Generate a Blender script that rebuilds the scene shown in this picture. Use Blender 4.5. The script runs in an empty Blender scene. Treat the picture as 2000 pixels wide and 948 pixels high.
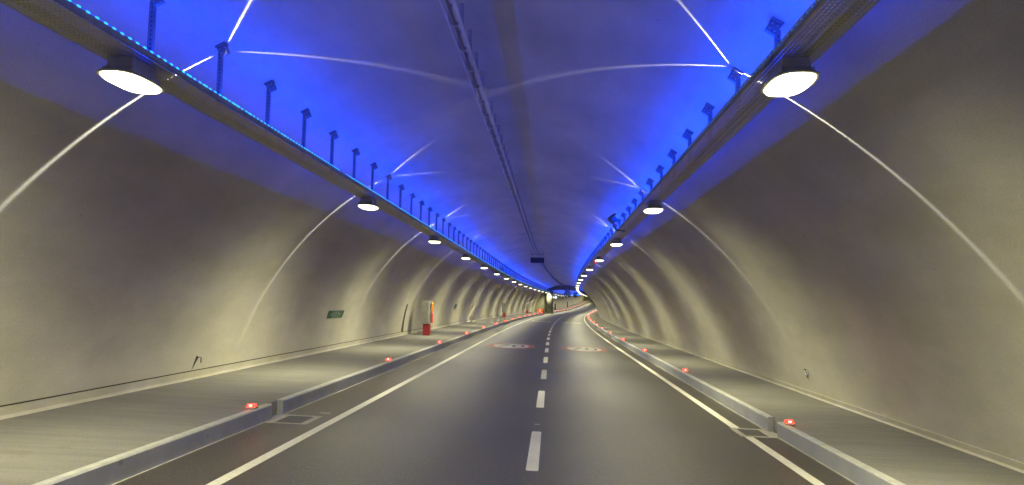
import bpy, bmesh, math, random
from mathutils import Vector, Matrix
random.seed(7)
C = bpy.context.scene.collection
R = math.radians

# ------------------------------------------------------------------ camera numbers (photo is 2000 x 948)
FPX, VPX, VPY, ROLL, CAMH = 1457.0, 1079.0, 594.0, 0.015, 2.1
dY = Vector((VPX-1000.0, -(VPY-474.0), -FPX)).normalized()          # road direction seen by the camera
zc = Vector((ROLL, 1.0, 0.0)); zc = (zc - zc.dot(dY)*dY).normalized()
xc = dY.cross(zc)
CAM2W = Matrix((xc, dY, zc))                                        # rows: world axes in camera space
def ray(px, py):
    return (CAM2W @ Vector((px-1000.0, -(py-474.0), -FPX))).normalized()

# ------------------------------------------------------------------ the road's path
def shift(s): return 0.0 if s < 40 else (s-40.0)**2/3600.0
def dshift(s): return 0.0 if s < 40 else (s-40.0)/1800.0
def elev(s): return 0.0 if s < 185 else (s-185.0)**2/4600.0
def P(s, a, h):
    t = math.atan(dshift(s))
    return Vector((shift(s)+a*math.cos(t), s-a*math.sin(t), elev(s)+h))
def head(s): return -math.atan(dshift(s))
def gz(a): return -0.02*a
KERB = 0.25
AL, AR = -4.65, 3.84          # kerb faces
SEND = 312.0
RT, HC0 = 6.70, -0.62
def acen(h): return -0.78-0.52*min(1.0, max(0.0, h/5.0))
def ceil_h(a):
    return HC0+math.sqrt(RT*RT-(a+1.30)**2)
def wall_hit(px, py):
    """where the ray through a photo pixel meets the straight part of the lining"""
    d = ray(px, py); o = Vector((0, 0, CAMH)); t = 0.2
    while t < 80:
        p = o+d*t
        if (p.x-acen(p.z))**2+(p.z-HC0)**2 > RT*RT: return p
        t += 0.01
    return o+d*t
def stations(s0, s1, step=2.0):
    n = max(1, int(math.ceil((s1-s0)/step)))
    return [s0+(s1-s0)*i/n for i in range(n+1)]

# ------------------------------------------------------------------ object helpers
def link(name, me, parent=None, mats=()):
    o = bpy.data.objects.new(name, me); C.objects.link(o)
    if parent: o.parent = parent
    for m in mats: me.materials.append(m)
    return o
def from_bm(name, bm, mat, parent=None, smooth=False):
    me = bpy.data.meshes.new(name); bm.normal_update(); bm.to_mesh(me); bm.free()
    if smooth:
        for p in me.polygons: p.use_smooth = True
    mats = mat if isinstance(mat, (list, tuple)) else [mat]
    return link(name, me, parent, mats)
def tag(o, label=None, cat=None, group=None, kind=None):
    if label: o['label'] = label
    if cat: o['category'] = cat
    if group: o['group'] = group
    if kind: o['kind'] = kind
    return o
def empty(name, loc, rz=0.0):
    o = bpy.data.objects.new(name, None); C.objects.link(o)
    o.location = loc; o.rotation_euler = (0, 0, rz); o.empty_display_size = .1
    return o
def copy_tree(o, parent=None):
    c = o.copy(); C.objects.link(c); c.parent = parent
    for ch in [x for x in CH.get(o.name, [])]: copy_tree(ch, c)
    return c
CH = {}
def kids():
    CH.clear()
    for o in bpy.data.objects:
        if o.parent: CH.setdefault(o.parent.name, []).append(o)
def box(bm, c, size, rot=None, mi=0, bev=0.0):
    m = Matrix.Translation(Vector(c))
    if rot is not None: m = m @ rot.to_4x4()
    r = bmesh.ops.create_cube(bm, size=1.0, matrix=m @ Matrix.Diagonal((size[0], size[1], size[2], 1)))
    vs = r['verts']; fs = {f for v in vs for f in v.link_faces}
    for f in fs: f.material_index = mi
    if bev > 0:
        es = list({e for v in vs for e in v.link_edges})
        rb = bmesh.ops.bevel(bm, geom=es, offset=bev, segments=2, affect='EDGES', profile=.6)
        for f in rb['faces']: f.material_index = mi
def cyl(bm, p0, p1, r0, r1=None, n=12, caps=True):
    p0, p1 = Vector(p0), Vector(p1); d = p1-p0
    m = Matrix.Translation((p0+p1)/2) @ d.to_track_quat('Z', 'Y').to_matrix().to_4x4()
    bmesh.ops.create_cone(bm, cap_ends=caps, segments=n, radius1=r0, radius2=r0 if r1 is None else r1, depth=d.length, matrix=m)
def sweep(name, prof, s0, s1, mat, parent=None, step=2.0, closed=False, smooth=False, mis=None, caps=False, crossfall=True):
    """prof: list of (a, h) ; swept along the path, UV in metres"""
    st = stations(s0, s1, step); vs = []; fs = []; uv = []
    n = len(prof)
    acc = [0.0]
    for i in range(1, n+1):
        p, q = prof[i-1], prof[i % n]; acc.append(acc[-1]+math.hypot(q[0]-p[0], q[1]-p[1]))
    for s in st:
        for a, h in prof: vs.append(P(s, a, h+(gz(a) if crossfall else 0)))
    m = n if closed else n-1
    mi = []
    for i in range(len(st)-1):
        for j in range(m):
            k = (j+1) % n
            fs.append((i*n+j, i*n+k, (i+1)*n+k, (i+1)*n+j)); mi.append(mis[j] if mis else 0)
            uv += [(st[i], acc[j]), (st[i], acc[j+1]), (st[i+1], acc[j+1]), (st[i+1], acc[j])]
    if caps:
        fs.append(tuple(range(n))); uv += [(0, 0)]*n; mi.append(0)
        b = (len(st)-1)*n; fs.append(tuple(b+j for j in reversed(range(n)))); uv += [(0, 0)]*n; mi.append(0)
    me = bpy.data.meshes.new(name); me.from_pydata(vs, [], fs)
    l = me.uv_layers.new(name='UVMap')
    for i, c in enumerate(uv): l.data[i].uv = c
    for i, p in enumerate(me.polygons):
        p.material_index = mi[i]; p.use_smooth = smooth
    return link(name, me, parent, mat if isinstance(mat, (list, tuple)) else [mat])

# ------------------------------------------------------------------ materials
def mat(name, col, rough=.6, metal=0.0, emis=None, es=0.0, spec=.5):
    m = bpy.data.materials.new(name); m.use_nodes = True
    b = m.node_tree.nodes['Principled BSDF']
    b.inputs['Base Color'].default_value = (*col, 1); b.inputs['Roughness'].default_value = rough
    b.inputs['Metallic'].default_value = metal; b.inputs['Specular IOR Level'].default_value = spec
    if emis:
        b.inputs['Emission Color'].default_value = (*emis, 1); b.inputs['Emission Strength'].default_value = es
    return m
def nd(m, t, **k):
    n = m.node_tree.nodes.new(t)
    for a, v in k.items():
        if a.startswith('i_'): n.inputs[a[2:].replace('_', ' ')].default_value = v
        else: setattr(n, a, v)
    return n
def lk(m, a, b): m.node_tree.links.new(a, b)
def noise_mat(name, c1, c2, scale=(1, 1, 1), nscale=3.0, detail=8, rough=(.5, .8), bump=.3, bdist=.01, bscale=60, spec=.4, uv=False, c3=None, coarse=1.0, fine=None, spots=None, lo=.35, hi=.65, rot=(0, 0, 0)):
    m = mat(name, c1, .6, spec=spec); T = m.node_tree; b = T.nodes['Principled BSDF']
    tc = nd(m, 'ShaderNodeTexCoord'); mp = nd(m, 'ShaderNodeMapping')
    mp.inputs['Scale'].default_value = scale; mp.inputs['Rotation'].default_value = rot
    lk(m, tc.outputs['UV' if uv else 'Object'], mp.inputs['Vector'])
    n1 = nd(m, 'ShaderNodeTexNoise'); n1.inputs['Scale'].default_value = nscale; n1.inputs['Detail'].default_value = detail
    n1.inputs['Roughness'].default_value = .62
    lk(m, mp.outputs[0], n1.inputs['Vector'])
    rp = nd(m, 'ShaderNodeValToRGB'); e = rp.color_ramp.elements
    e[0].position = lo; e[0].color = (*c1, 1); e[1].position = hi; e[1].color = (*c2, 1)
    lk(m, n1.outputs['Fac'], rp.inputs['Fac'])
    out = rp.outputs['Color']
    # a second, larger pattern so that nothing looks uniform
    n3 = nd(m, 'ShaderNodeTexNoise'); n3.inputs['Scale'].default_value = .35; n3.inputs['Detail'].default_value = 4
    lk(m, tc.outputs['Object'], n3.inputs['Vector'])
    mr = nd(m, 'ShaderNodeMapRange'); mr.inputs['To Min'].default_value = .86; mr.inputs['To Max'].default_value = 1.12
    mr.inputs['From Min'].default_value = .3; mr.inputs['From Max'].default_value = .7
    lk(m, n3.outputs['Fac'], mr.inputs['Value'])
    mx = nd(m, 'ShaderNodeMix', data_type='RGBA', blend_type='MULTIPLY'); mx.inputs[0].default_value = 1
    lk(m, out, mx.inputs[6]); lk(m, mr.outputs[0], mx.inputs[7]); out = mx.outputs[2]
    if fine:
        nf = nd(m, 'ShaderNodeTexNoise'); nf.inputs['Scale'].default_value = fine[0]; nf.inputs['Detail'].default_value = 3
        lk(m, tc.outputs['Object'], nf.inputs['Vector'])
        fr = nd(m, 'ShaderNodeMapRange'); fr.inputs['From Min'].default_value = .3; fr.inputs['From Max'].default_value = .7
        fr.inputs['To Min'].default_value = 1-fine[1]; fr.inputs['To Max'].default_value = 1+fine[1]
        lk(m, nf.outputs['Fac'], fr.inputs['Value'])
        fm = nd(m, 'ShaderNodeMix', data_type='RGBA', blend_type='MULTIPLY'); fm.inputs[0].default_value = 1
        lk(m, out, fm.inputs[6]); lk(m, fr.outputs[0], fm.inputs[7]); out = fm.outputs[2]
    if spots:
        ns = nd(m, 'ShaderNodeTexNoise'); ns.inputs['Scale'].default_value = spots[0]; ns.inputs['Detail'].default_value = 3
        lk(m, tc.outputs['Object'], ns.inputs['Vector'])
        rs = nd(m, 'ShaderNodeMapRange'); rs.inputs['From Min'].default_value = spots[1]; rs.inputs['From Max'].default_value = spots[1]+.06
        lk(m, ns.outputs['Fac'], rs.inputs['Value'])
        ms = nd(m, 'ShaderNodeMix', data_type='RGBA'); ms.inputs[7].default_value = (*spots[2], 1)
        mm = nd(m, 'ShaderNodeMath', operation='MULTIPLY'); mm.inputs[1].default_value = spots[3]
        lk(m, rs.outputs[0], mm.inputs[0]); lk(m, mm.outputs[0], ms.inputs[0]); lk(m, out, ms.inputs[6]); out = ms.outputs[2]
    lk(m, out, b.inputs['Base Color'])
    rr = nd(m, 'ShaderNodeMapRange'); rr.inputs['To Min'].default_value = rough[0]; rr.inputs['To Max'].default_value = rough[1]
    lk(m, n1.outputs['Fac'], rr.inputs['Value']); lk(m, rr.outputs[0], b.inputs['Roughness'])
    nb = nd(m, 'ShaderNodeTexNoise'); nb.inputs['Scale'].default_value = bscale; nb.inputs['Detail'].default_value = 5
    lk(m, tc.outputs['Object'], nb.inputs['Vector'])
    ad = nd(m, 'ShaderNodeMath', operation='ADD'); lk(m, nb.outputs['Fac'], ad.inputs[0]); cm = nd(m, 'ShaderNodeMath', operation='MULTIPLY'); cm.inputs[1].default_value = coarse; lk(m, n1.outputs['Fac'], cm.inputs[0]); lk(m, cm.outputs[0], ad.inputs[1])
    bp = nd(m, 'ShaderNodeBump'); bp.inputs['Strength'].default_value = bump; bp.inputs['Distance'].default_value = bdist
    lk(m, ad.outputs[0], bp.inputs['Height']); lk(m, bp.outputs[0], b.inputs['Normal'])
    return m

M = {}
M['lining'] = noise_mat('sprayed_concrete', (.43, .415, .345), (.51, .49, .415), (1, .35, 1), 1.6, 9, (.6, .8), .7, .006, 42, .3, coarse=.08, fine=(60, .10),
                        spots=(7.0, .72, (.22, .21, .19), .5))
M['asphalt'] = None
M['pave'] = noise_mat('brushed_concrete', (.150, .147, .137), (.205, .20, .185), (.45, 5, 1), 1.3, 9, (.75, .9), .4, .008, 70, .25, coarse=.5, fine=(45, .14),
                      spots=(1.7, .66, (.14, .13, .115), .55), lo=.3, hi=.7)
M['kerb'] = noise_mat('grey_kerb_paint', (.36, .375, .41), (.43, .445, .475), (1, 1, 1), 2.5, 8, (.5, .7), .15, .006, 40, .4,
                      spots=(5.0, .68, (.12, .12, .12), .4))
M['kerb_top'] = noise_mat('worn_kerb_edge', (.33, .335, .33), (.44, .445, .435), (1, 1, 1), 6, 8, (.6, .8), .3, .006, 70, .3)
M['mortar'] = noise_mat('light_mortar', (.30, .29, .25), (.42, .41, .36), (1, 1, 1), 8, 6, (.7, .9), .3, .006, 60, .3)
M['plinth'] = noise_mat('wall_foot_plaster', (.42, .405, .33), (.52, .50, .42), (1, .4, 1), 3, 8, (.65, .85), .5, .012, 40, .3)
M['paint'] = noise_mat('white_road_paint', (.62, .61, .54), (.78, .77, .70), (1, 1, 1), 14, 6, (.5, .7), .25, .004, 120, .4,
                       spots=(30, .70, (.30, .29, .27), .5))
M['worn_paint'] = noise_mat('worn_white_road_paint', (.36, .355, .31), (.50, .49, .43), (1, 1, 1), 9, 6, (.5, .7), .25, .004, 120, .4)
M['red_paint'] = noise_mat('red_road_paint', (.20, .06, .05), (.30, .085, .065), (1, 1, 1), 14, 6, (.5, .7), .25, .004, 120, .4)
M['black_paint'] = noise_mat('black_road_paint', (.03, .03, .03), (.05, .05, .05), (1, 1, 1), 14, 6, (.5, .7), .25, .004, 120, .4)
M['steel'] = noise_mat('galvanised_steel', (.30, .30, .28), (.40, .40, .38), (1, 1, 1), 9, 5, (.4, .6), .08, .003, 40, .5)
M['dark_steel'] = noise_mat('dull_bracket_steel', (.15, .15, .15), (.22, .22, .21), (1, 1, 1), 12, 5, (.5, .7), .08, .003, 40, .5)
M['bolt'] = mat('bolt_steel', (.45, .45, .45), .4, .6)
M['housing'] = noise_mat('cast_lamp_housing', (.34, .335, .26), (.42, .41, .33), (1, 1, 1), 10, 5, (.5, .7), .1, .003, 50, .4)
M['driver'] = mat('pale_plastic_box', (.45, .47, .48), .45)
M['conduit'] = mat('brown_pipe', (.16, .12, .085), .5)
M['rail'] = noise_mat('zinc_rail', (.50, .50, .50), (.60, .60, .60), (1, 1, 1), 5, 4, (.4, .6), .05, .003, 40, .5)
M['dark'] = mat('dark_opening', (.03, .03, .03), .8)
M['joint_and_shade'] = mat('open_joint_and_shade', (.05, .045, .03), .9)
M['iron'] = noise_mat('cast_iron', (.05, .05, .045), (.09, .085, .075), (1, 1, 1), 20, 5, (.5, .7), .3, .004, 60, .5)
M['cab_grey'] = noise_mat('grey_cabinet_paint', (.24, .25, .255), (.30, .31, .315), (1, 1, 1), 6, 5, (.4, .6), .05, .003, 40, .5)
M['cab_red'] = noise_mat('red_cabinet_paint', (.22, .012, .02), (.28, .02, .028), (1, 1, 1), 6, 5, (.35, .55), .05, .003, 40, .5)
M['orange'] = mat('orange_plastic', (.80, .22, .03), .45)
M['pink'] = mat('red_bottle_enamel', (.55, .05, .04), .3)
M['green'] = mat('green_sign_film', (.02, .095, .055), .5)
M['sign_white'] = mat('white_sign_film', (.30, .38, .33), .5)
M['sign_face'] = mat('blank_dark_sign_face', (.045, .05, .085), .5)
M['sign_case'] = mat('black_sign_case', (.02, .02, .03), .5)
M['chevron_orange'] = mat('backlit_orange', (.8, .18, .03), .5, emis=(1.0, .16, .02), es=.55)
M['chevron_white'] = mat('backlit_white', (.8, .8, .8), .5, emis=(1, .9, .8), es=1.0)
M['lit_white'] = mat('white_lit_panel', (.8, .8, .8), .5, emis=(.75, .88, 1.0), es=2.5)
M['lit_blue'] = mat('blue_lit_panel', (.1, .2, .8), .5, emis=(.02, .22, 1.0), es=1.6)
M['red_lens'] = mat('red_diode_lens', (.8, .05, .03), .3, emis=(1.0, .003, .0015), es=38.0)
M['red_core'] = mat('red_diode_core', (.9, .3, .2), .3, emis=(1.0, .42, .33), es=4.0)
M['white_lens'] = mat('clear_reflector', (.7, .75, .85), .15, emis=(.55, .6, .8), es=.25)
M['stud'] = mat('stud_aluminium', (.45, .45, .45), .4, .5)
M['red_signal'] = mat('red_beacon', (.7, .03, .02), .4, emis=(1, .03, .01), es=.7)
M['diode'] = mat('blue_diode', (.1, .4, .9), .3, emis=(.02, .40, 1.0), es=2.4)
M['cam_body'] = mat('camera_shell', (.10, .10, .11), .5)
M['cam_glass'] = mat('camera_glass', (.05, .12, .2), .1)
M['plate'] = mat('white_enamel_plate', (.72, .72, .66), .5)
M['fan'] = mat('fan_casing', (.05, .05, .055), .5)
M['lens'] = mat('lamp_lens', (.9, .9, .85), .3, emis=(1.0, .93, .55), es=6.0)
M['olive'] = noise_mat('bare_arch_concrete', (.20, .20, .15), (.28, .275, .21), (1, 1, 1), 2, 6, (.7, .85), .2, .01, 30, .3)
M['seam'] = mat('sealed_crack', (.035, .034, .031), .45)

def asphalt():
    m = noise_mat('asphalt_with_lamp_glare', (.038, .038, .036), (.060, .059, .055), (1, .3, 1), 1.1, 10, (.38, .50), .8, .009, 75, .27, coarse=.25,
                  fine=(55, .30), spots=(42, .59, (.17, .165, .145), .6))
    T = m.node_tree; b = T.nodes['Principled BSDF']
    # lateral zones: UV y is metres across the carriageway; shoulders browner; lamp glare put in as paler lanes, darker middle
    tc = nd(m, 'ShaderNodeTexCoord'); sp = nd(m, 'ShaderNodeSeparateXYZ'); lk(m, tc.outputs['UV'], sp.inputs[0])
    nz = nd(m, 'ShaderNodeTexNoise'); nz.inputs['Scale'].default_value = .9; lk(m, tc.outputs['Object'], nz.inputs['Vector'])
    wob = nd(m, 'ShaderNodeMath', operation='MULTIPLY_ADD'); wob.inputs[1].default_value = .30; lk(m, nz.outputs['Fac'], wob.inputs[0]); lk(m, sp.outputs['Y'], wob.inputs[2])
    rp = nd(m, 'ShaderNodeValToRGB'); rp.color_ramp.interpolation = 'EASE'
    e = rp.color_ramp.elements; W = 8.49+.3
    stops = [(0, (1.25, 1.12, 1.02, 1)), (1.0, (1.2, 1.1, 1.0, 1)), (1.28, (1.0, 1.0, 1.0, 1)), (2.4, (1.12, 1.12, 1.06, 1)), (3.7, (.90, .87, .74, 1)), (5.2, (.90, .87, .74, 1)),
             (6.3, (1.12, 1.12, 1.06, 1)), (7.6, (1.05, 1.05, 1.0, 1)), (8.2, (1.2, 1.1, 1.02, 1))]
    e[0].position = 0; e[0].color = stops[0][1]; e[1].position = stops[-1][0]/W; e[1].color = stops[-1][1]
    for x, c in stops[1:-1]:
        q = e.new(x/W); q.color = c
    dv = nd(m, 'ShaderNodeMath', operation='DIVIDE'); dv.inputs[1].default_value = W; lk(m, wob.outputs[0], dv.inputs[0]); lk(m, dv.outputs[0], rp.inputs['Fac'])
    src = b.inputs['Base Color'].links[0].from_socket
    mx = nd(m, 'ShaderNodeMix', data_type='RGBA', blend_type='MULTIPLY'); mx.inputs[0].default_value = 1
    lk(m, src, mx.inputs[6]); lk(m, rp.outputs['Color'], mx.inputs[7]); lk(m, mx.outputs[2], b.inputs['Base Color'])
    return m
M['asphalt'] = asphalt()

def tray_mat():
    m = noise_mat('perforated_tray', (.30, .29, .22), (.38, .37, .29), (1, 1, 1), 9, 5, (.45, .6), .08, .003, 40, .5)
    T = m.node_tree; b = T.nodes['Principled BSDF']; out = T.nodes['Material Output']
    tc = nd(m, 'ShaderNodeTexCoord'); sp = nd(m, 'ShaderNodeSeparateXYZ'); lk(m, tc.outputs['UV'], sp.inputs[0])
    def stripe(src, period, duty, off=0.0):
        a = nd(m, 'ShaderNodeMath', operation='MULTIPLY_ADD'); a.inputs[1].default_value = 1/period; a.inputs[2].default_value = off; lk(m, src, a.inputs[0])
        f = nd(m, 'ShaderNodeMath', operation='FRACT'); lk(m, a.outputs[0], f.inputs[0])
        l = nd(m, 'ShaderNodeMath', operation='LESS_THAN'); l.inputs[1].default_value = duty; lk(m, f.outputs[0], l.inputs[0])
        return l.outputs[0]
    a = stripe(sp.outputs['X'], .065, .5); c = stripe(sp.outputs['Y'], .040, .22)
    mu = nd(m, 'ShaderNodeMath', operation='MULTIPLY'); lk(m, a, mu.inputs[0]); lk(m, c, mu.inputs[1])
    tr = nd(m, 'ShaderNodeBsdfTransparent'); ms = nd(m, 'ShaderNodeMixShader')
    lk(m, mu.outputs[0], ms.inputs[0]); lk(m, b.outputs[0], ms.inputs[1]); lk(m, tr.outputs[0], ms.inputs[2]); lk(m, ms.outputs[0], out.inputs['Surface'])
    return m
M['tray'] = tray_mat()

def ribbon_mat(name, col, st):
    m = bpy.data.materials.new(name); m.use_nodes = True; T = m.node_tree
    T.nodes.remove(T.nodes['Principled BSDF']); out = T.nodes['Material Output']
    g = nd(m, 'ShaderNodeNewGeometry'); e = nd(m, 'ShaderNodeEmission'); e.inputs['Color'].default_value = (*col, 1); e.inputs['Strength'].default_value = st
    d = nd(m, 'ShaderNodeBsdfDiffuse'); d.inputs['Color'].default_value = (.5, .5, .5, 1)
    mx = nd(m, 'ShaderNodeMixShader'); lk(m, g.outputs['Backfacing'], mx.inputs[0]); lk(m, e.outputs[0], mx.inputs[1]); lk(m, d.outputs[0], mx.inputs[2]); lk(m, mx.outputs[0], out.inputs['Surface'])
    return m
LED_UP, LED_OUT = 265.0, 95.0
M['ribbon_up'] = ribbon_mat('blue_ribbon_up', (.0, .045, 1.0), LED_UP)
M['ribbon_out'] = ribbon_mat('blue_ribbon_out', (.0, .03, 1.0), LED_OUT)

# ------------------------------------------------------------------ setting: road, pavements, kerbs
road = sweep('road', [(AL, 0), (-3.6, 0), (-2.4, 0), (-1.2, 0), (0, 0), (1.2, 0), (2.4, 0), (AR, 0)], -26, SEND, M['asphalt'])
tag(road, kind='structure')
def strip(name, a0, a1, s0, s1, h=.004, m='paint', parent=None):
    return sweep(name, [(a0, h), (a1, h)], s0, s1, M[m], parent)
tag(strip('edge_line', -3.715, -3.565, -5, 152), kind='structure')
tag(strip('edge_line', 3.255, 3.405, -5, 300), kind='structure')
# centre line dashes as one marking sheet
def patch(bm, pts, h=.004, mi=0):
    f = bm.faces.new([bm.verts.new(P(s, a, gz(a)+h)) for a, s in pts]); f.material_index = mi; return f
bm = bmesh.new(); s = 9.56-5.75*2
while s < SEND-5:
    x0, x1 = -.30, -.145; L = 2.9; n = 1
    j = [random.uniform(-.006, .006) for _ in range(4)]
    patch(bm, [(x0+j[0], s+.03), (x0+.02, s), (x1-.02, s), (x1+j[1], s+.03), (x1+j[2], s+L-.03), (x1-.02, s+L), (x0+.02, s+L), (x0+j[3], s+L-.03)])
    s += 5.75
patch(bm, [(-.28, 13.18), (-.19, 13.18), (-.19, 13.23), (-.28, 13.23)])
patch(bm, [(-4.1, 13.28), (-3.92, 13.28), (-3.92, 13.32), (-4.1, 13.32)])
cl = from_bm('centre_line', bm, M['paint']); tag(cl, kind='structure')
# tar seams in the asphalt
bm = bmesh.new()
def seam(pts, w=.02):
    for (a0, s0), (a1, s1) in zip(pts, pts[1:]):
        d = Vector((a1-a0, s1-s0)).normalized(); nx, ny = -d.y*w/2, d.x*w/2
        patch(bm, [(a0-nx, s0-ny), (a0+nx, s0+ny), (a1+nx, s1+ny), (a1-nx, s1-ny)], h=.0025)
pts = [(1.25, 7.5)]
while pts[-1][1] < 40:
    pts.append((1.25+.22*math.sin(pts[-1][1]*.21)+random.uniform(-.05, .05)+(pts[-1][1]-7)*.02, pts[-1][1]+random.uniform(.5, .9)))
seam(pts, .018)
for s0 in (44.5, 72.0):
    seam([(-3.3+i*.6, s0+random.uniform(-.06, .06)) for i in range(12)], .10)
seam([(.2+i*.25, 13.6+random.uniform(-.03, .03)) for i in range(5)], .015)
tag(from_bm('road_seams', bm, M['seam']), kind='structure')

GAPS_L = [(12.42, 12.92), (46.7, 47.2), (80.9, 81.4)]; GAPS_R = [(13.1, 13.68), (47.2, 47.75), (81.2, 81.7)]
def kerb(side, gaps):
    a = AL if side < 0 else AR; w = .11*side
    segs = []; s0 = -26
    for g0, g1 in gaps: segs.append((s0, g0)); s0 = g1
    segs.append((s0, SEND))
    for g0, g1 in segs:
        prof = [(a, -.05), (a, KERB-.018), (a+.018*side, KERB+.004), (a+w, KERB+.004), (a+w, -.05)]
        if side > 0: prof = prof[::-1]; mis = [1, 1, 1, 0]
        else: mis = [0, 1, 1, 1]
        o = sweep('kerb', prof, g0, g1, [M['kerb'], M['kerb_top']], mis=mis, caps=True, step=1.5)
        tag(o, kind='structure')
    # thin mortar fillet where the kerb meets the asphalt
    o = sweep('gutter_line', [(a-.0, .003), (a-.028*side, .003)], -5, SEND, M['mortar']); tag(o, kind='structure')
    # footing behind each drain slot
    for g0, g1 in gaps:
        o = sweep('drain_slot', [(a+.003*side, -.05), (a+.003*side, .001), (a+w-.004*side, .001), (a+w-.004*side, KERB-.003), (a+w, KERB-.003)], g0, g1, M['mortar']); tag(o, kind='structure')
kerb(-1, GAPS_L); kerb(1, GAPS_R)
def jag(a, amp):
    return a
def pavement(side, gaps):
    a0 = (AL-.11) if side < 0 else (AR+.11)
    e = -7.9 if side < 0 else 6.0
    segs = []; s0 = -26
    pr = [(a0, KERB), (e, KERB)]
    if side < 0: pr = pr[::-1]
    o = sweep('pavement', pr, -26, 154 if side < 0 else SEND, M['pave'], step=2); tag(o, kind='structure')
    if side < 0:
        o = sweep('pavement', pr, 159, SEND, M['pave'], step=2); tag(o, kind='structure')
pavement(-1, GAPS_L); pavement(1, GAPS_R)
# paint colour on the pavement behind a slot is open sky of the drain: the slot body above already closes it

# ------------------------------------------------------------------ tunnel lining (swept horseshoe)
prof = []
for i in range(73):
    th = math.pi-math.pi*i/72
    h = HC0+RT*math.sin(th)
    if h < -.25: continue
    prof.append((acen(h)+RT*math.cos(th), h))
prof = [(prof[0][0], -.4)]+prof+[(prof[-1][0], -.4)]
lin = sweep('tunnel_lining', prof, -26, SEND, M['lining'], smooth=True, crossfall=False)
tag(lin, 'smooth pale concrete vault of the road tunnel curving over both pavements', 'tunnel lining', kind='structure')
for p in lin.data.polygons: p.flip()
for nm, s in (('end_wall', -26), ('end_wall', SEND)):
    bm = bmesh.new(); bm.faces.new([bm.verts.new(P(s, a, h)) for a, h in prof])
    o = from_bm(nm, bm, M['lining']); tag(o, kind='structure')

# wall foot: low proud plaster band with an open joint above it on the wide side
def wall_x(side, h): return acen(h)+side*math.sqrt(RT*RT-(h-HC0)**2)
def foot(side, top, proud):
    b = KERB+gz(wall_x(side, .3))-.01
    hs = [b+(top)*i/3 for i in range(4)]
    pr = [(wall_x(side, h)-side*(proud+(.03 if i == 0 else 0)), h) for i, h in enumerate(hs)]+[(wall_x(side, hs[-1])+side*.03, hs[-1]+.004)]
    if side > 0: pr = pr[::-1]
    return sweep('wall_foot', pr, -26, 154 if side < 0 else SEND, M['plinth'], crossfall=False, step=1.0), hs[-1]
wf, ht = foot(-1, .17, .018)
tag(wf, 'long low plaster strip along the foot of the wall beside the wide pavement', 'wall plinth', kind='structure')
g = sweep('wall_joint', [(wall_x(-1, ht+.006)+.004, ht+.006), (wall_x(-1, ht+.026)+.004, ht+.026)], -26, 154, M['joint_and_shade'], crossfall=False, step=1.0)
tag(g, kind='structure')
wf, ht = foot(1, .13, .02)
tag(wf, 'long low plaster strip along the foot of the wall beside the narrow pavement', 'wall plinth', kind='structure')

# ------------------------------------------------------------------ cable trays
HT = CAMH+2.38
TL, TR = (-4.56, -4.10), (2.05, 2.49)
SIDE = {-1: dict(inner=-4.10, outer=-4.56, mid=-4.33, word='wide'), 1: dict(inner=2.05, outer=2.49, mid=2.27, word='narrow')}
TEND = 153.45
def tray(side, s0, s1, label):
    d = SIDE[side]; i, o_ = d['inner'], d['outer']
    t = empty('cable_tray', P(s0, d['mid'], HT)); t.location = (0, 0, 0)
    tag(t, label, 'cable tray')
    sweep('tray_base', [(i, HT), (o_, HT)], s0, s1, M['tray'], t, crossfall=False)
    sweep('side_rail', [(i-.004*side, HT-.002), (i-.004*side, HT+.062), (i+.014*side, HT+.062)], s0, s1, M['tray'], t, crossfall=False)
    sweep('side_rail', [(o_, HT-.002), (o_, HT+.014)], s0, s1, M['steel'], t, crossfall=False)
    # cables lying in the tray
    cb = bmesh.new()
    for q in range(3):
        a = d['mid']+(q-1)*.05*side+.06*side; st = stations(s0, s1, 3.0); r = .016
        pp = [P(s, a+random.uniform(-.008, .008), HT+.018) for s in st]
        rings = []
        for p_ in pp:
            rings.append([cb.verts.new(p_+Vector((r*math.cos(x), 0, r*math.sin(x)))) for x in [k*math.pi/3 for k in range(6)]])
        for A, B in zip(rings, rings[1:]):
            for k in range(6): cb.faces.new((A[k], A[(k+1) % 6], B[(k+1) % 6], B[k]))
    from_bm('cables', cb, M['fan'], t)
    return t
tray(-1, -20, TEND, 'long perforated cable tray hanging over the wide left pavement')
tray(1, -20, 290, 'long perforated cable tray hanging over the right edge line')
tray(-1, 159.5, 290, 'short far stretch of perforated tray beyond the round column')

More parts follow.
